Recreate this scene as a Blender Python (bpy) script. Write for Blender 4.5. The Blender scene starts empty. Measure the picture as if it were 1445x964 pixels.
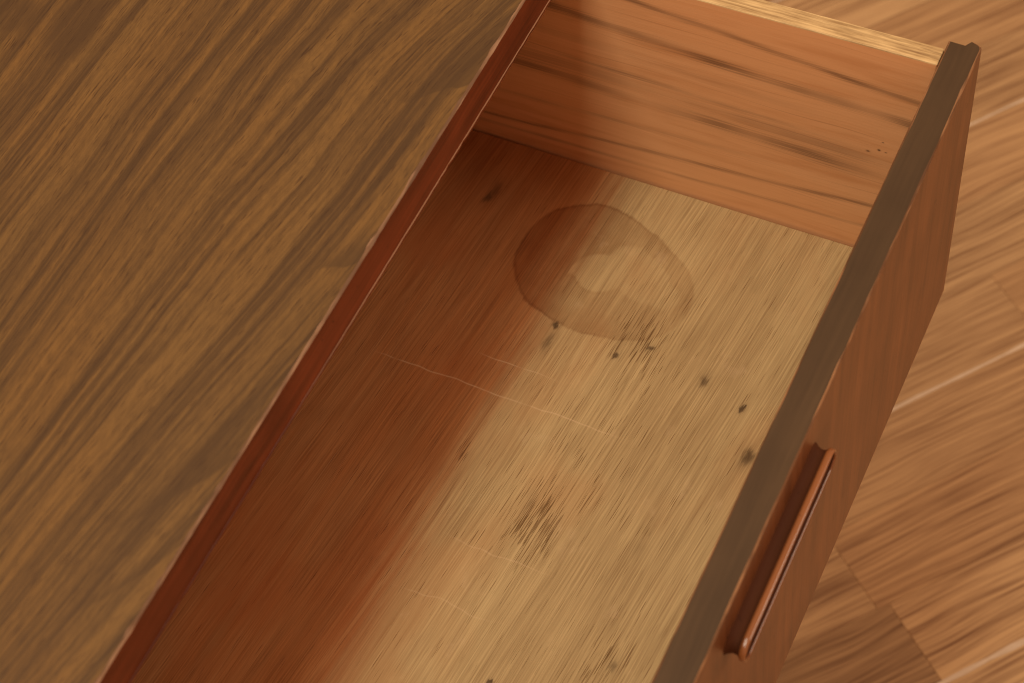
import bpy, bmesh, math, random
from mathutils import Matrix, Vector
import numpy as np

random.seed(7)
S = bpy.context.scene
COL = S.collection
H0 = 0.60                      # height of the dresser top above the floor

# ------------------------------------------------------------------ camera
cam_d = bpy.data.cameras.new("camera")
cam = bpy.data.objects.new("camera", cam_d)
COL.objects.link(cam)
RR = [[0.8973573198200799, 0.43085945022416516, -0.09544618754935158],
      [0.30983919228961215, -0.7691306176282708, -0.5589613295618434],
      [-0.3142443563319739, 0.4720150709212081, -0.8236821336742353]]
CP = (0.2908071994878535, -0.5531082010689763, 0.5783378846947339 + H0)
cam.matrix_world = Matrix(((RR[0][0], -RR[1][0], -RR[2][0], CP[0]),
                           (RR[0][1], -RR[1][1], -RR[2][1], CP[1]),
                           (RR[0][2], -RR[1][2], -RR[2][2], CP[2]),
                           (0, 0, 0, 1)))
cam_d.sensor_width = 36
cam_d.lens = 66.94
cam_d.clip_start = 0.02
cam_d.clip_end = 50
cam_d.dof.use_dof = True
cam_d.dof.focus_distance = 0.86
cam_d.dof.aperture_fstop = 13.0
S.camera = cam

# ------------------------------------------------------------------ light
w = bpy.data.worlds.new("World")
S.world = w
w.use_nodes = True
bg = w.node_tree.nodes["Background"]
bg.inputs[0].default_value = (1.0, 0.51, 0.28, 1)
bg.inputs[1].default_value = 0.68

def area(name, loc, target, sx, sy, power, color):
    d = bpy.data.lights.new(name, 'AREA')
    d.shape = 'RECTANGLE'; d.size = sx; d.size_y = sy
    d.energy = power; d.color = color
    o = bpy.data.objects.new(name, d)
    COL.objects.link(o)
    o.location = loc
    z = (Vector(loc) - Vector(target)).normalized()
    y = Vector((0, 1, 0)); x = y.cross(z).normalized(); y = z.cross(x)
    o.rotation_euler = Matrix((x, y, z)).transposed().to_euler()
    return o
# a strip of soft light high above, just behind the dresser's front edge
area("ceiling_lamp", (-0.19, -1.05, H0 + 2.0), (0.02, -0.2, H0 - 0.16), 0.60, 1.9, 30, (1.0, 0.94, 0.74))
# added fill light high in front, for pull sheen, floor and drawer interior
area("fill_light", (1.75, 0.65, H0 + 1.75), (0.0, -0.1, H0 - 0.2), 1.0, 1.0, 17, (1.0, 0.88, 0.68))
S.cycles.filter_width = 1.0
S.view_settings.view_transform = 'Standard'
S.view_settings.look = 'None'
S.view_settings.exposure = 0.0
S.view_settings.gamma = 1.0

# ------------------------------------------------------------------ node helpers
class V:
    """a socket with arithmetic"""
    def __init__(s, nt, sock): s.nt = nt; s.s = sock
    def _m(s, op, *a, clamp=False):
        n = s.nt.nodes.new('ShaderNodeMath'); n.operation = op; n.use_clamp = clamp
        for i, x in enumerate((s,) + a):
            if isinstance(x, V): s.nt.links.new(x.s, n.inputs[i])
            else: n.inputs[i].default_value = x
        return V(s.nt, n.outputs[0])
    def __add__(s, o): return s._m('ADD', o)
    __radd__ = __add__
    def __sub__(s, o): return s._m('SUBTRACT', o)
    def __rsub__(s, o): return (s * -1.0) + o
    def __mul__(s, o): return s._m('MULTIPLY', o)
    __rmul__ = __mul__
    def __truediv__(s, o): return s._m('DIVIDE', o)
    def pow(s, o): return s._m('POWER', o)
    def exp(s): return s._m('EXPONENT')
    def abs(s): return s._m('ABSOLUTE')
    def sqrt(s): return s._m('SQRT')
    def sin(s): return s._m('SINE')
    def max(s, o): return s._m('MAXIMUM', o)
    def min(s, o): return s._m('MINIMUM', o)
    def clamp(s): return s._m('ADD', 0.0, clamp=True)
    def step(s, a, b, lo=0.0, hi=1.0):
        n = s.nt.nodes.new('ShaderNodeMapRange'); n.interpolation_type = 'SMOOTHSTEP'
        s.nt.links.new(s.s, n.inputs['Value'])
        n.inputs['From Min'].default_value = a; n.inputs['From Max'].default_value = b
        n.inputs['To Min'].default_value = lo; n.inputs['To Max'].default_value = hi
        return V(s.nt, n.outputs['Result'])

class Mat:
    def __init__(s, name):
        s.m = bpy.data.materials.new(name); s.m.use_nodes = True
        s.nt = s.m.node_tree
        s.b = s.nt.nodes['Principled BSDF']
    def N(s, t): return s.nt.nodes.new(t)
    def L(s, a, b): s.nt.links.new(a, b)
    def coords(s, off=(0, 0, 0)):
        """design coordinates: object coordinates plus the thing's own location"""
        t = s.N('ShaderNodeTexCoord'); q = s.N('ShaderNodeSeparateXYZ')
        s.L(t.outputs['Object'], q.inputs[0])
        return [V(s.nt, q.outputs[i]) + off[i] for i in range(3)]
    def vec(s, x, y, z=0.0):
        c = s.N('ShaderNodeCombineXYZ')
        for i, a in enumerate((x, y, z)):
            if isinstance(a, V): s.L(a.s, c.inputs[i])
            else: c.inputs[i].default_value = a
        return c.outputs[0]
    def noise(s, x, y, z=0.0, detail=2.0, rough=0.5, dist=0.0):
        n = s.N('ShaderNodeTexNoise'); n.inputs['Scale'].default_value = 1.0
        n.inputs['Detail'].default_value = detail; n.inputs['Roughness'].default_value = rough
        n.inputs['Distortion'].default_value = dist
        s.L(s.vec(x, y, z), n.inputs['Vector'])
        return V(s.nt, n.outputs['Fac'])
    def gauss(s, x, y, cx, cy, sx, sy, ang=0.0):
        """soft elliptical spot, ang turns it in the plane (radians)"""
        c, d = math.cos(ang), math.sin(ang)
        dx, dy = x - cx, y - cy
        a = (dx * c + dy * d) / sx; b = (dy * c - dx * d) / sy
        return ((a * a + b * b) * -1.0).exp()
    def mix(s, f, a, b, mode='MIX'):
        n = s.N('ShaderNodeMix'); n.data_type = 'RGBA'; n.blend_type = mode
        if isinstance(f, V): s.L(f.s, n.inputs[0])
        else: n.inputs[0].default_value = f
        for k, q in ((6, a), (7, b)):
            if isinstance(q, (tuple, list)): n.inputs[k].default_value = (*q[:3], 1)
            else: s.L(q, n.inputs[k])
        return n.outputs[2]
    def scale(s, col, f):
        """colour times a value socket"""
        n = s.N('ShaderNodeVectorMath'); n.operation = 'SCALE'
        s.L(col, n.inputs[0]); s.L(f.s, n.inputs['Scale'])
        return n.outputs[0]
    def finish(s, col, rough=0.5, spec=0.4, bump=None, bstr=0.2, bdist=0.0005, coat=0.0, coatr=0.2):
        s.L(col, s.b.inputs['Base Color'])
        if isinstance(rough, V): s.L(rough.s, s.b.inputs['Roughness'])
        else: s.b.inputs['Roughness'].default_value = rough
        s.b.inputs['Specular IOR Level'].default_value = spec
        s.b.inputs['Coat Weight'].default_value = coat
        s.b.inputs['Coat Roughness'].default_value = coatr
        if bump is not None:
            n = s.N('ShaderNodeBump'); n.inputs['Strength'].default_value = bstr
            n.inputs['Distance'].default_value = bdist
            s.L(bump.s, n.inputs['Height']); s.L(n.outputs[0], s.b.inputs['Normal'])
        return s.m

def rot2(x, y, deg):
    c, d = math.cos(math.radians(deg)), math.sin(math.radians(deg))
    return x * c - y * d, x * d + y * c

# ------------------------------------------------------------------ where the two pieces of furniture stand
DR = (-0.21, 0.19, 0.0)                                 # dresser root
D, T, ZF, FH = 0.17928, 0.01401, -0.02594, 0.17417      # drawer front: outer x, thickness, top z, height
SY, TS, ZS, ZB, TT = -0.01472, 0.00989, -0.02644, -0.16502, 0.02109
WR = (0.09, -0.222, H0 + ZF - FH)                       # drawer root
offD = (DR[0], DR[1], DR[2] - H0)                       # object -> design coordinates
offW = (WR[0], WR[1], WR[2] - H0)

# ------------------------------------------------------------------ materials
def mat_walnut():
    """figured walnut veneer of the dresser top, grain along y"""
    k = Mat("walnut_veneer"); x, y, z = k.coords(offD)
    lo = k.noise(x * 9.0, y * 2.2, 3.1, 2.0, 0.5) - 0.5
    lo2 = k.noise(x * 24.0, y * 13.0, 9.0, 2.0, 0.5) - 0.5
    # arched (cathedral) figure close to the front edge, straight stripes further back
    arch = k.gauss(x, y, 0.0, -0.12, 0.035, 0.05)
    v = x + lo * 0.020 + lo2 * 0.0045 - (y + 0.26) * 0.17 * x.step(-0.13, 0.0) + arch * 0.006
    big = k.noise(v * 130.0, y * 2.0, 1.0, 2.0, 0.5)
    mid = k.noise(v * 330.0, y * 4.5, 5.0, 3.0, 0.62)
    fine = k.noise(v * 1100.0, y * 22.0, 2.0, 2.0, 0.65)
    curl = k.noise(v * 520.0 + y * 90.0, y * 150.0, 7.0, 3.0, 0.65, 0.5)   # short ripples
    pores = k.noise(v * 1500.0, y * 95.0, 4.0, 1.0, 0.5).step(0.60, 0.72)
    stripe = (big * 0.42 + mid * 0.58).step(0.36, 0.64)
    stripe = (stripe * 0.85 + (curl - 0.5) * 1.25 * (stripe * 0.8 + 0.2) + (fine - 0.5) * 1.1 + 0.03).clamp()
    # dark heart figures
    n = k.noise(x * 60, y * 18, 2.0, 2.0, 0.5) - 0.5
    xx, yy = x + n * 0.006, y + n * 0.022
    # each with a crisp lower flank running away from the front edge, fading towards the far side
    def flank(x1, y1, slope, depth, reach, am):
        q = ((yy - y1) - (xx - x1) * slope - ((xx - x1) * (xx - x1)) * 14.0) * (1.0 / math.hypot(1, slope))
        t = (x1 - xx) / reach
        return q.step(-0.0004, 0.0022) * ((q.max(0.0) / depth) * -1.0).exp() * ((t * t) * -1.0).exp() * am
    dark = flank(-0.0015, -0.1155, 1.15, 0.020, 0.020, 1.15)
    dark = dark.max(flank(-0.0010, -0.2120, 1.0, 0.011, 0.014, 1.1))
    dark = dark.max(flank(-0.0020, -0.3110, 1.9, 0.006, 0.035, 0.85))
    dark = dark.max(flank(-0.0020, -0.3480, 2.2, 0.005, 0.035, 0.80))
    dark = dark.max(k.gauss(xx, yy, -0.175, -0.145, 0.011, 0.020, 0.25) * 1.0)
    dark = dark.max(k.gauss(xx, yy, -0.205, -0.148, 0.013, 0.012, -0.5) * 0.8)
    stripe = (stripe * (1.0 - dark.step(0.15, 0.60) * 0.68)).clamp()
    hue = k.noise(x * 14, y * 7, 20.0, 2.0, 0.5).step(0.35, 0.65)
    warm = k.mix(hue, (0.178, 0.102, 0.034), (0.184, 0.099, 0.030))
    c = k.mix(stripe, (0.074, 0.042, 0.018), warm)
    c = k.mix(pores * 0.62, c, (0.045, 0.022, 0.011))
    r = 0.50 + (fine - 0.5) * 0.25
    return k.finish(c, r, 0.28, fine * 0.6 - pores * 0.5, 0.12)

def mat_redwood(name, off, dark, light, axis='y', rough=0.4, spec=0.35, worn=None, coat=0.0, contrast=1.0, specks=0.5):
    """red-brown stained wood, grain along one axis"""
    k = Mat(name); x, y, z = k.coords(off)
    a = {'x': x, 'y': y, 'z': z}[axis]
    oth = [q for q, nm in ((x, 'x'), (y, 'y'), (z, 'z')) if nm != axis]
    lo = k.noise(x * 12, y * 12, z * 12, 2, 0.5) - 0.5
    p, q = oth[0] + lo * 0.006, oth[1] + lo * 0.006
    g1 = k.noise(p * 130, q * 130, a * 7, 3, 0.6)
    g2 = k.noise(p * 700, q * 700, a * 16, 2, 0.6)
    g3 = k.noise(x * 26, y * 26, z * 26, 3, 0.55)
    f = ((g1 - 0.5) * 1.1 * contrast + (g2 - 0.5) * 0.55 * contrast + (g3 - 0.5) * 0.9 + 0.5).clamp()
    c = k.mix(f, dark, light)
    spots = k.noise(x * 210, y * 210, z * 210, 1, 0.5).step(0.73, 0.80)
    c = k.mix(spots * specks, c, tuple(v * 0.35 for v in dark))
    if worn:
        c = worn(k, x, y, z, c)
    return k.finish(c, rough, spec, g2, 0.10, coat=coat)

def mat_plywood():
    """thin plywood of the drawer's base with ring stain, pores, knots and scratches"""
    k = Mat("raw_plywood"); x0, y0, z = k.coords(offW)
    gx, gy = rot2(x0, y0, 5.0)                           # grain leans five degrees off y
    lo = k.noise(gx * 14, gy * 3.5, 1.0, 2, 0.5) - 0.5
    v = gx + lo * 0.007
    wide = k.noise(v * 55, gy * 3.0, 2.0, 3, 0.55)
    mid = k.noise(v * 300, gy * 11.0, 3.0, 3, 0.6)
    fine = k.noise(v * 1500, gy * 20.0, 4.0, 2, 0.65)
    hair = k.noise(v * 1950, gy * 30.0, 14.0, 1, 0.5)
    cloud = k.noise(x0 * 22, y0 * 22, 8.0, 3, 0.55)
    f = ((wide - 0.5) * 0.8 + (mid - 0.5) * 0.9 + (fine - 0.5) * 1.7 + (hair - 0.5) * 1.2 + (cloud - 0.5) * 0.6 + 0.55).clamp()
    c = k.mix(f, (0.350, 0.226, 0.104), (0.605, 0.432, 0.215))
    red = k.noise(x0 * 15, y0 * 9, 31.0, 3, 0.5).step(0.48, 0.68)
    c = k.mix(red * 0.45, c, (0.50, 0.250, 0.100))
    # open pores: short dark dashes along the grain, thick in a few patches
    pz = k.noise(v * 2050, gy * 52, 6.0, 1, 0.5)
    pz2 = k.noise(v * 1300, gy * 50, 16.0, 2, 0.55)
    dens = k.noise(x0 * 30, y0 * 18, 11.0, 2, 0.5).step(0.45, 0.78) * 0.20
    for (cx, cy, sx, sy, am) in ((0.058, -0.212, 0.015, 0.024, 0.86), (0.062, -0.100, 0.015, 0.021, 0.76), (0.075, -0.118, 0.012, 0.018, 0.5),
                                 (0.058, -0.172, 0.020, 0.022, 0.30), (0.075, -0.190, 0.006, 0.018, 0.5),
                                 (0.012, -0.190, 0.004, 0.008, 0.8), (0.040, -0.150, 0.020, 0.016, 0.30),
                                 (0.115, -0.255, 0.014, 0.026, 0.55), (0.070, -0.150, 0.030, 0.02, 0.28)):
        dens = dens.max(k.gauss(x0, y0, cx, cy, sx, sy, 0.0) * am)
    dens = dens * k.noise(v * 160, gy * 34, 51.0, 2, 0.5).step(0.32, 0.62, 0.45, 1.1)
    pores = (pz + dens * 0.23).step(0.68, 0.75) * 0.80
    pores2 = (pz2 + dens * 0.29).step(0.735, 0.81) * 0.95
    c = k.mix(pores * 0.85, c, (0.17, 0.080, 0.026))
    c = k.mix(pores2 * 0.8, c, (0.150, 0.072, 0.021))
    # darker red-brown tint over the rear half of the sheet, thin and streaky at its edge
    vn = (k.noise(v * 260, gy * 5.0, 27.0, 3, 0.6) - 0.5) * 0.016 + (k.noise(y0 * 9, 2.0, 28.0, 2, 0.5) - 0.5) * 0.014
    rear_tint = (x0 + vn).step(0.026, 0.002)
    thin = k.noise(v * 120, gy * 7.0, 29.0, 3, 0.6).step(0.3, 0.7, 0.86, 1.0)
    c = k.mix(rear_tint * thin, c, k.mix(1.0, c, (0.78, 0.430, 0.290), 'MULTIPLY'))
    # light fibres lifted by wear
    fib = k.noise(v * 900, gy * 20, 21.0, 2, 0.6).step(0.62, 0.78)
    c = k.mix(fib * 0.30 * (1.0 - rear_tint * 0.7), c, (0.70, 0.47, 0.26))
    # the water ring: an uneven closed outline r(theta) fitted through eight points
    pts = [(.0076, -.0402), (-.0134, -.0537), (-.0120, -.0790), (.0165, -.1093),
           (.0556, -.1070), (.0783, -.0911), (.0758, -.0723), (.0402, -.0407)]
    cx, cy = 0.033, -0.0755
    A, B = [], []
    for px, py in pts:
        th = math.atan2(py - cy, px - cx)
        A.append([1, math.cos(th), math.sin(th), math.cos(2 * th), math.sin(2 * th), math.cos(3 * th), math.sin(3 * th)])
        B.append(math.hypot(px - cx, py - cy))
    co = np.linalg.lstsq(np.array(A), np.array(B), rcond=None)[0].tolist()
    wob = (k.noise(x0 * 60, y0 * 60, 3.3, 3, 0.6) - 0.5) * 0.0055 + (k.noise(v * 900, gy * 60, 3.9, 2, 0.6) - 0.5) * 0.0016
    dx, dy = x0 - cx, y0 - cy
    r = (dx * dx + dy * dy + 1e-9).sqrt()
    c1, s1 = dx / r, dy / r
    c2, s2 = c1 * c1 - s1 * s1, c1 * s1 * 2.0
    c3, s3 = c2 * c1 - s2 * s1, s2 * c1 + c2 * s1
    R = c1 * co[1] + s1 * co[2] + c2 * co[3] + s2 * co[4] + c3 * co[5] + s3 * co[6] + co[0]
    d = r - R + wob
    inside = d.step(0.0006, -0.0014)
    rimn = k.noise(x0 * 40, y0 * 40, 5.0, 2, 0.5).step(0.30, 0.62, 0.25, 1.0) * x0.step(0.078, 0.010, 0.15, 1.0)
    rim = ((d + 0.0007) / 0.00085); rim = ((rim * rim) * -1.0).exp() * rimn
    halo = d.step(-0.014, -0.0005) * inside
    xb, yb = x0 + wob * 2.2, y0 + wob * 1.6
    core = k.gauss(xb, yb, 0.030, -0.0745, 0.0150, 0.0115, 0.35)
    core = core.max(k.gauss(xb, yb, 0.050, -0.0700, 0.0240, 0.0120, -0.5) * 0.95)
    di = core.step(0.30, 0.46)
    irim = ((core - 0.36) / 0.06); irim = ((irim * irim) * -1.0).exp() * x0.step(0.046, 0.030)
    wet = k.noise(x0 * 45, y0 * 45, 15.0, 3, 0.55).step(0.35, 0.65, 0.75, 1.15)
    st = ((inside * 0.36 + halo * 0.12 - di * 0.27 * inside) * wet + irim * inside * 0.12).clamp()
    c = k.mix(st * 1.6 * x0.step(0.085, 0.015, 0.55, 1.0), c, k.mix(1.0, c, (0.66, 0.54, 0.46), 'MULTIPLY'))
    c = k.mix(rim * 0.60, c, k.mix(1.0, c, (0.60, 0.50, 0.44), 'MULTIPLY'))
    # knots and dark marks
    wn = (k.noise(v * 420, gy * 110, 9.0, 3, 0.65) - 0.5)
    xs, ys = x0 + wn * 0.006, y0 + wn * 0.008
    marks = k.gauss(xs, ys, 0.0226, -0.1110, 0.0021, 0.0030) * 0.95
    for (px, py, sx, sy, am) in ((0.0232, -0.1205, 0.0030, 0.0085, 0.60), (0.1000, -0.1135, 0.0034, 0.0050, 0.70),
                                 (0.1215, -0.1208, 0.0017, 0.0023, 1.0), (0.1330, -0.1440, 0.0040, 0.0062, 0.80),
                                 (-0.0400, -0.0480, 0.0048, 0.0105, 0.62), (-0.0415, -0.0520, 0.0025, 0.0070, 0.75),
                                 (-0.055, -0.037, 0.0035, 0.0120, 0.25), (0.0695, -0.1060, 0.0027, 0.0024, 0.75),
                                 (0.0560, -0.1160, 0.0020, 0.0022, 0.85), (0.0737, -0.2876, 0.0018, 0.0016, 1.0),
                                 (0.1190, -0.2610, 0.0026, 0.0050, 0.60), (0.0520, -0.2040, 0.0022, 0.0080, 0.45),
                                 (0.1060, -0.2050, 0.0030, 0.0040, 0.30), (-0.020, -0.247, 0.006, 0.010, 0.22)):
        marks = marks.max(k.gauss(xs, ys, px, py, sx, sy) * am)
    marks = (marks * 0.45 + marks.step(0.30, 0.80) * 0.55).clamp()
    c = k.mix(marks * 0.9, c, (0.062, 0.031, 0.014))
    # pale scratches
    def scratch(yc, xa, xb, amp, wd, seed):
        n1 = (k.noise(x0 * 32, seed, 0.0, 2, 0.5) - 0.5) * amp
        n2 = k.noise(x0 * 90, seed + 3.0, 0.0, 2, 0.6).step(0.28, 0.50)
        q = (y0 - yc + n1) / wd
        return ((q * q) * -1.0).exp() * n2 * x0.step(xa, xa + 0.02) * x0.step(xb + 0.012, xb - 0.012)
    sc = scratch(-0.1565, -0.055, 0.072, 0.007, 0.00035, 1.0)
    sc = sc.max(scratch(-0.139, -0.010, 0.030, 0.006, 0.00030, 5.0))
    sc = sc.max(scratch(-0.232, 0.020, 0.070, 0.012, 0.00035, 9.0) * 0.7)
    sc = sc.max(scratch(-0.262, 0.010, 0.060, 0.014, 0.00035, 13.0) * 0.6)
    c = k.mix(sc * 0.36, c, (0.80, 0.56, 0.34))
    rub = k.noise(x0 * 60, y0 * 45, 44.0, 4, 0.65).step(0.58, 0.74)
    c = k.mix(rub * 0.20 * (1.0 - rear_tint * 0.9), c, (0.74, 0.52, 0.31))
    return k.finish(c, 0.62, 0.25, fine * 0.5 + mid * 0.5 - pores - pores2 * 1.5, 0.35, 0.0006)

def mat_side():
    """pinkish solid wood of the drawer side with long dark streaks along x"""
    k = Mat("drawer_side_wood"); x, y, z = k.coords(offW)
    lo = k.noise(x * 7, z * 30, y * 8, 2, 0.5) - 0.5
    h = z + lo * 0.012
    fine = k.noise(x * 18, h * 1100, y * 300, 2, 0.6)
    mid = k.noise(x * 6, h * 260, y * 60, 3, 0.6)
    wide = k.noise(x * 4, h * 60, y * 20, 2, 0.5)
    f = ((wide - 0.5) * 0.9 + (mid - 0.5) * 0.6 + (fine - 0.5) * 0.6 + 0.5).clamp()
    c = k.mix(f, (0.720, 0.360, 0.160), (0.870, 0.490, 0.250))
    lines = k.noise(x * 5, h * 430, 41.0, 2, 0.6).step(0.60, 0.74)
    c = k.mix(lines * 0.40, c, (0.400, 0.175, 0.075))
    tot = None
    for (za, zb_, xw, am, xa, xb, sd) in ((-0.0405, -0.0530, 0.0013, 0.75, -0.20, 0.24, 1.0),
                                          (-0.0610, -0.0690, 0.0020, 0.85, -0.20, 0.24, 2.0),
                                          (-0.0960, -0.1000, 0.0035, 0.38, -0.20, 0.15, 3.0),
                                          (-0.1050, -0.1085, 0.0026, 0.65, -0.20, 0.14, 4.0),
                                          (-0.0900, -0.0935, 0.0012, 0.45, -0.20, 0.10, 5.0),
                                          (-0.1400, -0.1310, 0.0010, 0.60, -0.20, 0.22, 6.0),
                                          (-0.1520, -0.1475, 0.0009, 0.45, -0.20, 0.22, 7.0),
                                          (-0.0760, -0.0800, 0.0020, 0.20, -0.20, 0.10, 8.0),
                                          (-0.1240, -0.1200, 0.0012, 0.30, -0.20, 0.08, 9.0)):
        wv = (k.noise(x * 9, sd * 7.0, 0.0, 2, 0.5) - 0.5) * 0.006
        e = k.noise(x * 14, z * 1000, sd, 3, 0.7)
        q = (z - ((x - 0.044) * ((zb_ - za) / 0.111) + za) + wv) / (xw * 1.25)
        u = q + (e - 0.5) * 3.2
        thick = k.noise(x * 13, sd * 11.0, 3.0, 2, 0.6).step(0.30, 0.66, 0.15, 1.0)
        g = ((u * u) * -0.9).exp() * (am * 1.2) * thick * x.step(xb + 0.03, xb - 0.03)
        tot = g if tot is None else tot.max(g)
    rust = k.noise(x * 10, z * 90, 19.0, 3, 0.6).step(0.50, 0.72)
    c = k.mix(rust * 0.45, c, (0.560, 0.235, 0.085))
    c = k.mix(tot, c, (0.190, 0.098, 0.050))
    hole = k.gauss(x, z, 0.1440, -0.0908, 0.0007, 0.0006)
    for (px, pz, r) in ((0.1455, -0.0850, 0.0005), (0.1472, -0.0912, 0.0005), (0.1390, -0.0935, 0.0009)):
        hole = hole.max(k.gauss(x, z, px, pz, r, r * 0.7) * 0.8)
    c = k.mix(hole, c, (0.05, 0.02, 0.01))
    return k.finish(c, 0.55, 0.3, fine, 0.15)

def mat_edge_raw():
    """sawn golden top edge of the drawer sides"""
    k = Mat("sawn_edge_wood"); x, y, z = k.coords(offW)
    n = k.noise(x * 14, y * 700, 1.0, 3, 0.65)
    n2 = k.noise(x * 60, y * 260, 4.0, 3, 0.6)
    f = ((n - 0.5) * 2.4 + (n2 - 0.5) * 1.6 + 0.62).clamp()
    c = k.mix(f, (0.22, 0.120, 0.045), (0.68, 0.50, 0.25))
    dk = k.noise(x * 26, y * 420, 9.0, 3, 0.6).step(0.50, 0.66)
    side = (y - SY + 0.0).step(0.0020, 0.0100)
    end = x.step(0.10, 0.165)
    c = k.mix((dk * (side * 0.9 + 0.15)).clamp() * (0.35 + end * 0.65), c, (0.12, 0.055, 0.022))
    return k.finish(c, 0.5, 0.35, n + n2, 0.5, 0.0008)

def worn_line(scale, keep, col, seed, fade=None):
    def f(k, x, y, z, c):
        n = k.noise(y * scale, x * 300, z * 300 + seed, 3, 0.65).step(keep, keep + 0.22)
        if fade: n = n * y.step(*fade)
        return k.mix(n, c, col)
    return f

def mat_floor():
    """oak-print floor strip, grain along the strip's own x, each strip its own cut of the grain"""
    k = Mat("oak_floor_strip"); x, y, z = k.coords()
    oi = k.N('ShaderNodeObjectInfo'); rnd = V(k.nt, oi.outputs['Random'])
    ox, oy = x + rnd * 37.0, y + rnd * 53.0
    lo = k.noise(ox * 5, oy * 13, 1.0, 2, 0.5) - 0.5
    v = oy + lo * ((rnd * 3.7)._m('FRACT') * 0.020 + 0.006)
    tone = (rnd * 7.31)._m('FRACT')
    at = k.N('ShaderNodeAttribute'); at.attribute_type = 'OBJECT'; at.attribute_name = 'tone'
    shade = V(k.nt, at.outputs['Fac'])
    tone2 = (rnd * 23.7)._m('FRACT')
    ring = k.noise(v * 75, ox * 1.6, 2.0, 2, 0.5)
    band = k.noise(v * 260, ox * 2.4, 3.0, 2, 0.6)
    fine = k.noise(v * 800, ox * 14, 4.0, 2, 0.6)
    f = ((ring - 0.5) * 1.0 + (band - 0.5) * 2.0 + (fine - 0.5) * 2.3 + 0.60).clamp()
    hi = k.mix(tone, (0.560, 0.388, 0.202), (0.480, 0.312, 0.156))
    lo_ = k.mix(tone2, (0.255, 0.145, 0.070), (0.165, 0.083, 0.038))
    c = k.scale(k.mix(f, lo_, hi), shade)
    return k.finish(c, 0.42, 0.35, fine, 0.08)

M = {}
M['walnut'] = mat_walnut()
M['edge'] = mat_redwood("red_edge_banding", offD, (0.072, 0.014, 0.004), (0.250, 0.055, 0.018), 'y', 0.45, 0.15, contrast=1.3)
M['arris'] = mat_redwood("worn_arris_wood", offD, (0.10, 0.045, 0.02), (0.19, 0.10, 0.05), 'y', 0.5, 0.3,
                         worn_line(30, 0.44, (0.30, 0.17, 0.095), 1.0))
M['arris_low'] = mat_redwood("worn_lower_arris_wood", offD, (0.065, 0.014, 0.005), (0.13, 0.035, 0.015), 'y', 0.5, 0.3,
                             worn_line(14, 0.26, (0.36, 0.20, 0.115), 6.0, (-0.29, -0.20)))
M['carcass'] = mat_redwood("carcass_wood", offD, (0.17, 0.060, 0.025), (0.30, 0.115, 0.05), 'z', 0.45, 0.3)
M['front'] = mat_redwood("front_panel_wood", offW, (0.098, 0.035, 0.0125), (0.235, 0.090, 0.033), 'z', 0.36, 0.35, contrast=1.3)
M['front_top'] = mat_redwood("front_top_edge_wood", offW, (0.048, 0.030, 0.016), (0.086, 0.053, 0.027), 'y', 0.5, 0.25, contrast=1.2, specks=0.0)
M['pull'] = mat_redwood("varnished_pull_wood", offW, (0.19, 0.062, 0.019), (0.31, 0.112, 0.036), 'y', 0.22, 0.5, coat=0.5)
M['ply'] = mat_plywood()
M['side'] = mat_side()
M['raw'] = mat_edge_raw()
M['floor'] = mat_floor()
k = Mat("pale_seam"); x, y, z = k.coords()
M['seam'] = k.finish(k.mix(k.noise(x * 60, y * 60, z, 3, 0.6), (0.46, 0.36, 0.25), (0.76, 0.66, 0.52)), 0.6, 0.3)
k = Mat("subfloor_board"); x, y, z = k.coords()
M['sub'] = k.finish(k.mix(k.noise(x * 2, y * 40, z, 3, 0.6), (0.30, 0.185, 0.092), (0.46, 0.30, 0.15)), 0.6, 0.3)

# ------------------------------------------------------------------ object helpers
def empty(name, loc, label, cat):
    o = bpy.data.objects.new(name, None); COL.objects.link(o)
    o.location = loc; o.empty_display_size = 0.05
    o['label'] = label; o['category'] = cat
    return o

def link(name, bm, mats, parent=None, smooth=False):
    me = bpy.data.meshes.new(name)
    bmesh.ops.recalc_face_normals(bm, faces=bm.faces)
    bm.to_mesh(me); bm.free()
    for m in (mats if isinstance(mats, (list, tuple)) else [mats]): me.materials.append(m)
    if smooth:
        for p in me.polygons: p.use_smooth = True
    o = bpy.data.objects.new(name, me); COL.objects.link(o)
    if parent: o.parent = parent
    return o

def box(x0, x1, y0, y1, z0, z1, root, bevel=0.0008, seg=2, h=H0):
    """box in design coordinates (z = 0 at the dresser top), stored relative to root"""
    bm = bmesh.new()
    bmesh.ops.create_cube(bm, size=1)
    for v in bm.verts:
        v.co = Vector(((x0 + x1) / 2 + v.co.x * (x1 - x0) - root[0],
                       (y0 + y1) / 2 + v.co.y * (y1 - y0) - root[1],
                       (z0 + z1) / 2 + v.co.z * (z1 - z0) + h - root[2]))
    if bevel: bmesh.ops.bevel(bm, geom=bm.edges[:], offset=bevel, segments=seg, affect='EDGES', profile=0.5)
    return bm

def extrude_poly(poly, axis, a, b, root):
    """closed polygon extruded along an axis from a to b; design coordinates"""
    bm = bmesh.new()
    def P(q, t):
        c = {'x': (t, q[0], q[1]), 'y': (q[0], t, q[1]), 'z': (q[0], q[1], t)}[axis]
        return (c[0] - root[0], c[1] - root[1], c[2] + H0 - root[2])
    A = [bm.verts.new(P(q, a)) for q in poly]; B = [bm.verts.new(P(q, b)) for q in poly]
    n = len(poly)
    bm.faces.new(A); bm.faces.new(B[::-1])
    for i in range(n): bm.faces.new((A[i], B[i], B[(i + 1) % n], A[(i + 1) % n]))
    return bm

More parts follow.
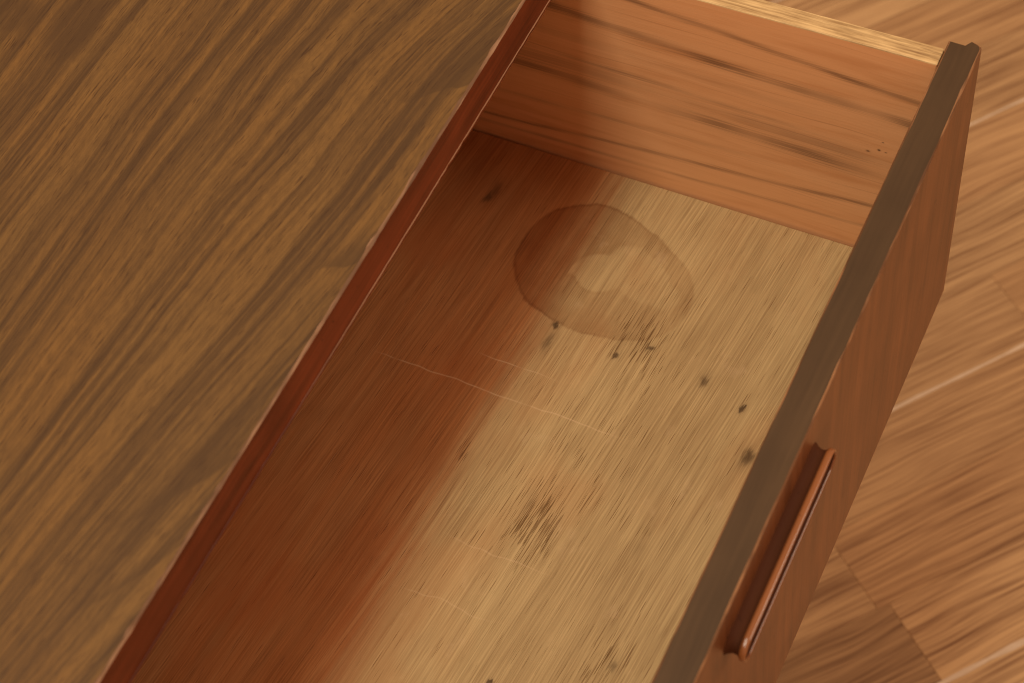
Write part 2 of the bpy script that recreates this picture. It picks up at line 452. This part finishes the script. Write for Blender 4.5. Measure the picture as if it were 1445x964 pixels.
# ------------------------------------------------------------------ floor
AN = math.radians(51.7)
U = (math.cos(AN), math.sin(AN)); NV = (-U[1], U[0])
def uv(x, y): return x * U[0] + y * U[1], x * NV[0] + y * NV[1]
sub = bmesh.new()
bmesh.ops.create_grid(sub, x_segments=1, y_segments=1, size=4.0)
for v in sub.verts: v.co.z = -0.011
floor = link('floor', sub, M['sub'])
floor['kind'] = 'structure'; floor['label'] = 'wood strip floor in warm oak tones below the open drawer'
v1 = uv(0.1236, 0.1744)[1]; v2 = uv(0.2213, -0.0154)[1]      # two plank seams seen in the photograph
PW = (v1 - v2); SW = PW / 3
ju = uv(0.1943, 0.0066)[0]                                    # the strip end joint next to the lower seam
def strip_mesh(L, Wd):
    bm = bmesh.new(); bmesh.ops.create_cube(bm, size=1)
    for v in bm.verts: v.co = Vector((v.co.x * L, v.co.y * Wd, v.co.z * 0.010 - 0.005))
    ed = [e for e in bm.edges if all(q.co.z > -0.001 for q in e.verts)]
    bmesh.ops.bevel(bm, geom=ed, offset=0.00025, segments=1, affect='EDGES')
    return bm
for pl in range(-8, 8):
    for st in range(3):
        vc = v2 + pl * PW + (st + 0.5) * SW
        vis = -1.10 < vc < 1.25
        if not vis: continue
        gap = 0.0001
        lo_, hi_ = vc - SW / 2 + (0.0007 if st == 0 else gap / 2), vc + SW / 2 - (0.0007 if st == 2 else gap / 2)
        rs = random.Random(pl * 31 + st * 7 + 5)
        u = -0.90 + rs.uniform(-0.25, 0)
        if pl == 0 and st == 0: u = ju - 0.40 * 3
        while u < 1.55:
            L = 0.40 if (pl == 0 and st == 0) else rs.uniform(0.32, 0.48)
            uc, vm = u + L / 2, (lo_ + hi_) / 2
            wx, wy = uc * U[0] + vm * NV[0], uc * U[1] + vm * NV[1]
            o = link('floor_strip', strip_mesh(L - 0.0001, hi_ - lo_), M['floor'], floor)
            o['tone'] = 0.78 if (pl == 0 and st == 0 and abs(u + L - ju) < 0.01) else rs.uniform(0.90, 1.06)
            o.location = (wx, wy, 0); o.rotation_euler = (0, 0, AN)
            u += L
for pl in range(-8, 8):                                        # pale worn seams between the planks
    vc = v2 + pl * PW
    if abs(vc) > 1.15: continue
    bm = bmesh.new(); rs = random.Random(pl + 40)
    n = 140; row = []
    for i in range(n + 1):
        u = -1.0 + 2.5 * i / n
        wd = 0.0008 + rs.uniform(0, 0.0009) + (0.0009 if pl in (0,) and rs.random() < 0.5 else 0)
        j = rs.uniform(-0.0004, 0.0004)
        row.append([bm.verts.new((u, vc + j - wd, 0.0004)), bm.verts.new((u, vc + j + wd, 0.0004)),
                    bm.verts.new((u, vc + j - wd, -0.006)), bm.verts.new((u, vc + j + wd, -0.006))])
    for a, b in zip(row, row[1:]):
        bm.faces.new((a[0], b[0], b[1], a[1])); bm.faces.new((a[0], a[2], b[2], b[0])); bm.faces.new((a[1], b[1], b[3], a[3]))
    o = link('floor_seam', bm, M['seam'], floor)
    o.rotation_euler = (0, 0, AN)

# ------------------------------------------------------------------ dresser
dresser = empty('dresser', DR, 'walnut veneered dresser with red-brown front edge, filling the left of the picture', 'dresser')
Y0, Y1, XB = -0.514, 0.028, -0.42
# the top: walnut veneer sheet with worn arris, on a red edge-banded board
tb = 0.0007
def top_mesh():
    prof = [(XB, 0.0), (-tb, 0.0), (0.0002, -tb * 1.2), (0.0002, -TT + 0.0012), (0.0007, -TT + 0.0010), (0.0007, -TT), (-0.0009, -TT - 0.0001), (-0.02, -TT - 0.0001), (XB, -TT)]
    bm = bmesh.new(); N = 160; rows = []
    rs = random.Random(3)
    for i in range(N + 1):
        y = Y0 + (Y1 - Y0) * i / N
        ch = max(0.0, rs.gauss(0, 0.0003)); cl = max(0.0, rs.gauss(0, 0.0002))
        rows.append([bm.verts.new((px - DR[0] - (ch if q == 1 else cl if q in (4, 5) else 0),
                                   y - DR[1], pz + H0 - (ch * .6 if q == 2 else 0)))
                     for q, (px, pz) in enumerate(prof)])
    n = len(prof)
    idx = [0, 1, 2, 3, 2, 4, 4, 4, 4]
    for a, b in zip(rows, rows[1:]):
        for q in range(n):
            f = bm.faces.new((a[q], b[q], b[(q + 1) % n], a[(q + 1) % n])); f.material_index = idx[q]
    for r in (rows[0], rows[-1]):
        f = bm.faces.new(r); f.material_index = 2
    return bm
link('top_panel', top_mesh(), [M['walnut'], M['arris'], M['edge'], M['arris_low'], M['carcass']], dresser)
CB = -0.455                                                    # underside of the carcass
link('side_panel', box(XB, -0.002, Y0 + 0.004, Y0 + 0.022, CB, -TT - 0.0006, DR), M['carcass'], dresser)
link('side_panel', box(XB, -0.002, Y1 - 0.022, Y1 - 0.004, CB, -TT - 0.0006, DR), M['carcass'], dresser)
link('rail', box(-0.03, -0.004, Y0 + 0.0225, Y1 - 0.0225, ZF - FH - 0.020, ZF - FH - 0.003, DR), M['carcass'], dresser)
link('lower_front', box(-0.018, -0.004, Y0 + 0.0228, Y1 - 0.0228, CB + 0.0195, ZF - FH - 0.0215, DR), M['carcass'], dresser)
link('base_panel', box(XB + 0.012, -0.002, Y0 + 0.0225, Y1 - 0.0225, CB, CB + 0.018, DR), M['carcass'], dresser)
link('back_panel', box(XB, XB + 0.006, Y0 + 0.0225, Y1 - 0.0225, CB + 0.0005, -TT - 0.001, DR, 0.0004), M['carcass'], dresser)
for lx in (XB + 0.05, -0.06):
    for ly in (Y0 + 0.06, Y1 - 0.06):
        bm = bmesh.new()
        bmesh.ops.create_cone(bm, cap_ends=True, segments=24, radius1=0.011, radius2=0.019, depth=H0 + CB - 0.0005)
        for v in bm.verts: v.co += Vector((lx - DR[0], ly - DR[1], (H0 + CB) / 2))
        link('leg', bm, M['carcass'], dresser, True)

# ------------------------------------------------------------------ drawer
drawer = empty('drawer', WR, 'open wooden drawer with water ring stain on its plywood base', 'drawer')
YN = -0.486                                                    # near end of the drawer front
def front_mesh():
    # plan outline with the small step at the far end, rounded outer arris, swept down the height
    out = [(D - T, YN), (D - T, -0.0002), (D - T * 0.50, -0.0004), (D - T * 0.42, 0.0004), (D - T * 0.32, 0.0026),
           (D - 0.0016, 0.0016), (D - 0.0004, 0.0009), (D, -0.0004), (D, YN), ]
    lev = [(-0.0, 0.0007), (-0.0007, 0.0), (-FH + 0.0012, 0.0), (-FH, 0.0011)]
    cx, cy = D - T / 2, YN / 2
    bm = bmesh.new(); rows = []
    NY = 60
    # refine the two long runs so that the arris can wobble a little
    pts = [(D - T, YN + (out[1][1] - YN) * i / NY) for i in range(NY)] + out[1:8] + \
          [(D, out[7][1] + (YN - out[7][1]) * i / NY) for i in range(1, NY + 1)]
    rs = random.Random(9)
    wob = [rs.gauss(0, 0.00012) for _ in pts]
    for dz, ins in lev:
        r = []
        for (px, py), wv in zip(pts, wob):
            sx = ins if px > cx else -ins
            if dz == 0.0: sx += wv
            ex = ins * 0.8 if py > -0.01 else 0
            r.append(bm.verts.new((px - sx - WR[0], py - ex - WR[1], ZF + dz + H0 - WR[2])))
        rows.append(r)
    n = len(pts)
    for li, (a, b) in enumerate(zip(rows, rows[1:])):
        for i in range(n):
            f = bm.faces.new((a[i], a[(i + 1) % n], b[(i + 1) % n], b[i]))
            x = (pts[i][0] + pts[(i + 1) % n][0]) / 2
            f.material_index = 2 if li == 0 else (1 if x < cx - T * 0.3 else 0)
    f = bm.faces.new(rows[0][::-1]); f.material_index = 1
    f = bm.faces.new(rows[-1]); f.material_index = 0
    return bm
M['front_arris'] = mat_redwood("front_arris_wood", offW, (0.08, 0.04, 0.02), (0.18, 0.085, 0.04), 'y', 0.5, 0.2,
                               worn_line(26, 0.46, (0.40, 0.21, 0.10), 3.0), specks=0.0)
front = link('front_panel', front_mesh(), [M['front'], M['front_top'], M['front_arris']], drawer)

# finger pull: a raised stadium-shaped rim round a slot
def pull_mesh(y0, y1, zc0, zc1, hh):
    """swept closed ring; path is a stadium in the y-z plane, profile in (outward, x)"""
    bm = bmesh.new()
    path = []
    L = math.hypot(y1 - y0, zc1 - zc0); r = hh / 2
    NS = 14
    def stad(rr):
        p = []
        for i in range(NS + 1):
            a = -math.pi / 2 + math.pi * i / NS
            p.append((L / 2 - r + math.cos(a) * rr, math.sin(a) * rr))
        for i in range(NS + 1):
            a = math.pi / 2 + math.pi * i / NS
            p.append((-L / 2 + r + math.cos(a) * rr, math.sin(a) * rr))
        return p
    tilt = math.atan2(zc1 - zc0, y1 - y0)
    c, s = math.cos(tilt), math.sin(tilt)
    my, mz = (y0 + y1) / 2, (zc0 + zc1) / 2
    # neck against the panel, flared lip, slot inside the lip
    prof = [(r + 0.0006, -0.0005), (r - 0.0003, 0.0006), (r - 0.0010, 0.0016), (r - 0.0016, 0.0030), (r - 0.0016, 0.0052), (r - 0.0006, 0.0061), (r - 0.0001, 0.0066), (r, 0.0071),
            (r, 0.0085), (r - 0.0002, 0.0091), (r - 0.0005, 0.0094), (r - 0.0009, 0.0091), (r - 0.0010, 0.0086), (r - 0.0014, 0.0050), (r - 0.0020, 0.0045)]
    prof = [(rr, px * 0.88) for rr, px in prof]
    rows = []
    for rr, px in prof:
        rows.append([bm.verts.new((D + px - WR[0], my + a * c - b * s - WR[1], mz + a * s + b * c + H0 - WR[2])) for a, b in stad(rr)])
    n = len(rows[0])
    for a, b in zip(rows, rows[1:]):
        for i in range(n): f = bm.faces.new((a[i], a[(i + 1) % n], b[(i + 1) % n], b[i])); f.material_index = 1 if (a in rows[:5] or a in rows[12:]) else 0
    bm.faces.new(rows[-1]).material_index = 1
    return bm
M['pull_shade'] = mat_redwood("pull_recess_shade", offW, (0.060, 0.021, 0.010), (0.105, 0.037, 0.016), 'y', 0.65, 0.10)  # pull wood darkened at neck and slot, their shade painted into the colour
pull = link('finger_pull', pull_mesh(-0.2850, -0.1915, -0.0515, -0.0515, 0.0130), [M['pull'], M['pull_shade']], front, True)

# drawer sides, back and base
def side_mesh(ya, yb, xa, xb):
    bm = box(xa, xb, ya, yb, ZF - FH + 0.006, ZS, WR, 0.0006, 2)
    for f in bm.faces:
        if f.calc_center_median().z > ZS + H0 - WR[2] - 0.0004: f.material_index = 1
    return bm
XI, XBK = D - T - 0.0003, -0.20
link('side_panel', side_mesh(SY, SY + TS, XBK, XI), [M['side'], M['raw']], drawer)
link('side_panel', side_mesh(YN - SY - TS, YN - SY, XBK, XI), [M['side'], M['raw']], drawer)
link('back_panel', box(XBK, XBK + 0.010, YN - SY + 0.0004, SY - 0.0004, ZB - 0.01, ZS - 0.012, WR), M['side'], drawer)
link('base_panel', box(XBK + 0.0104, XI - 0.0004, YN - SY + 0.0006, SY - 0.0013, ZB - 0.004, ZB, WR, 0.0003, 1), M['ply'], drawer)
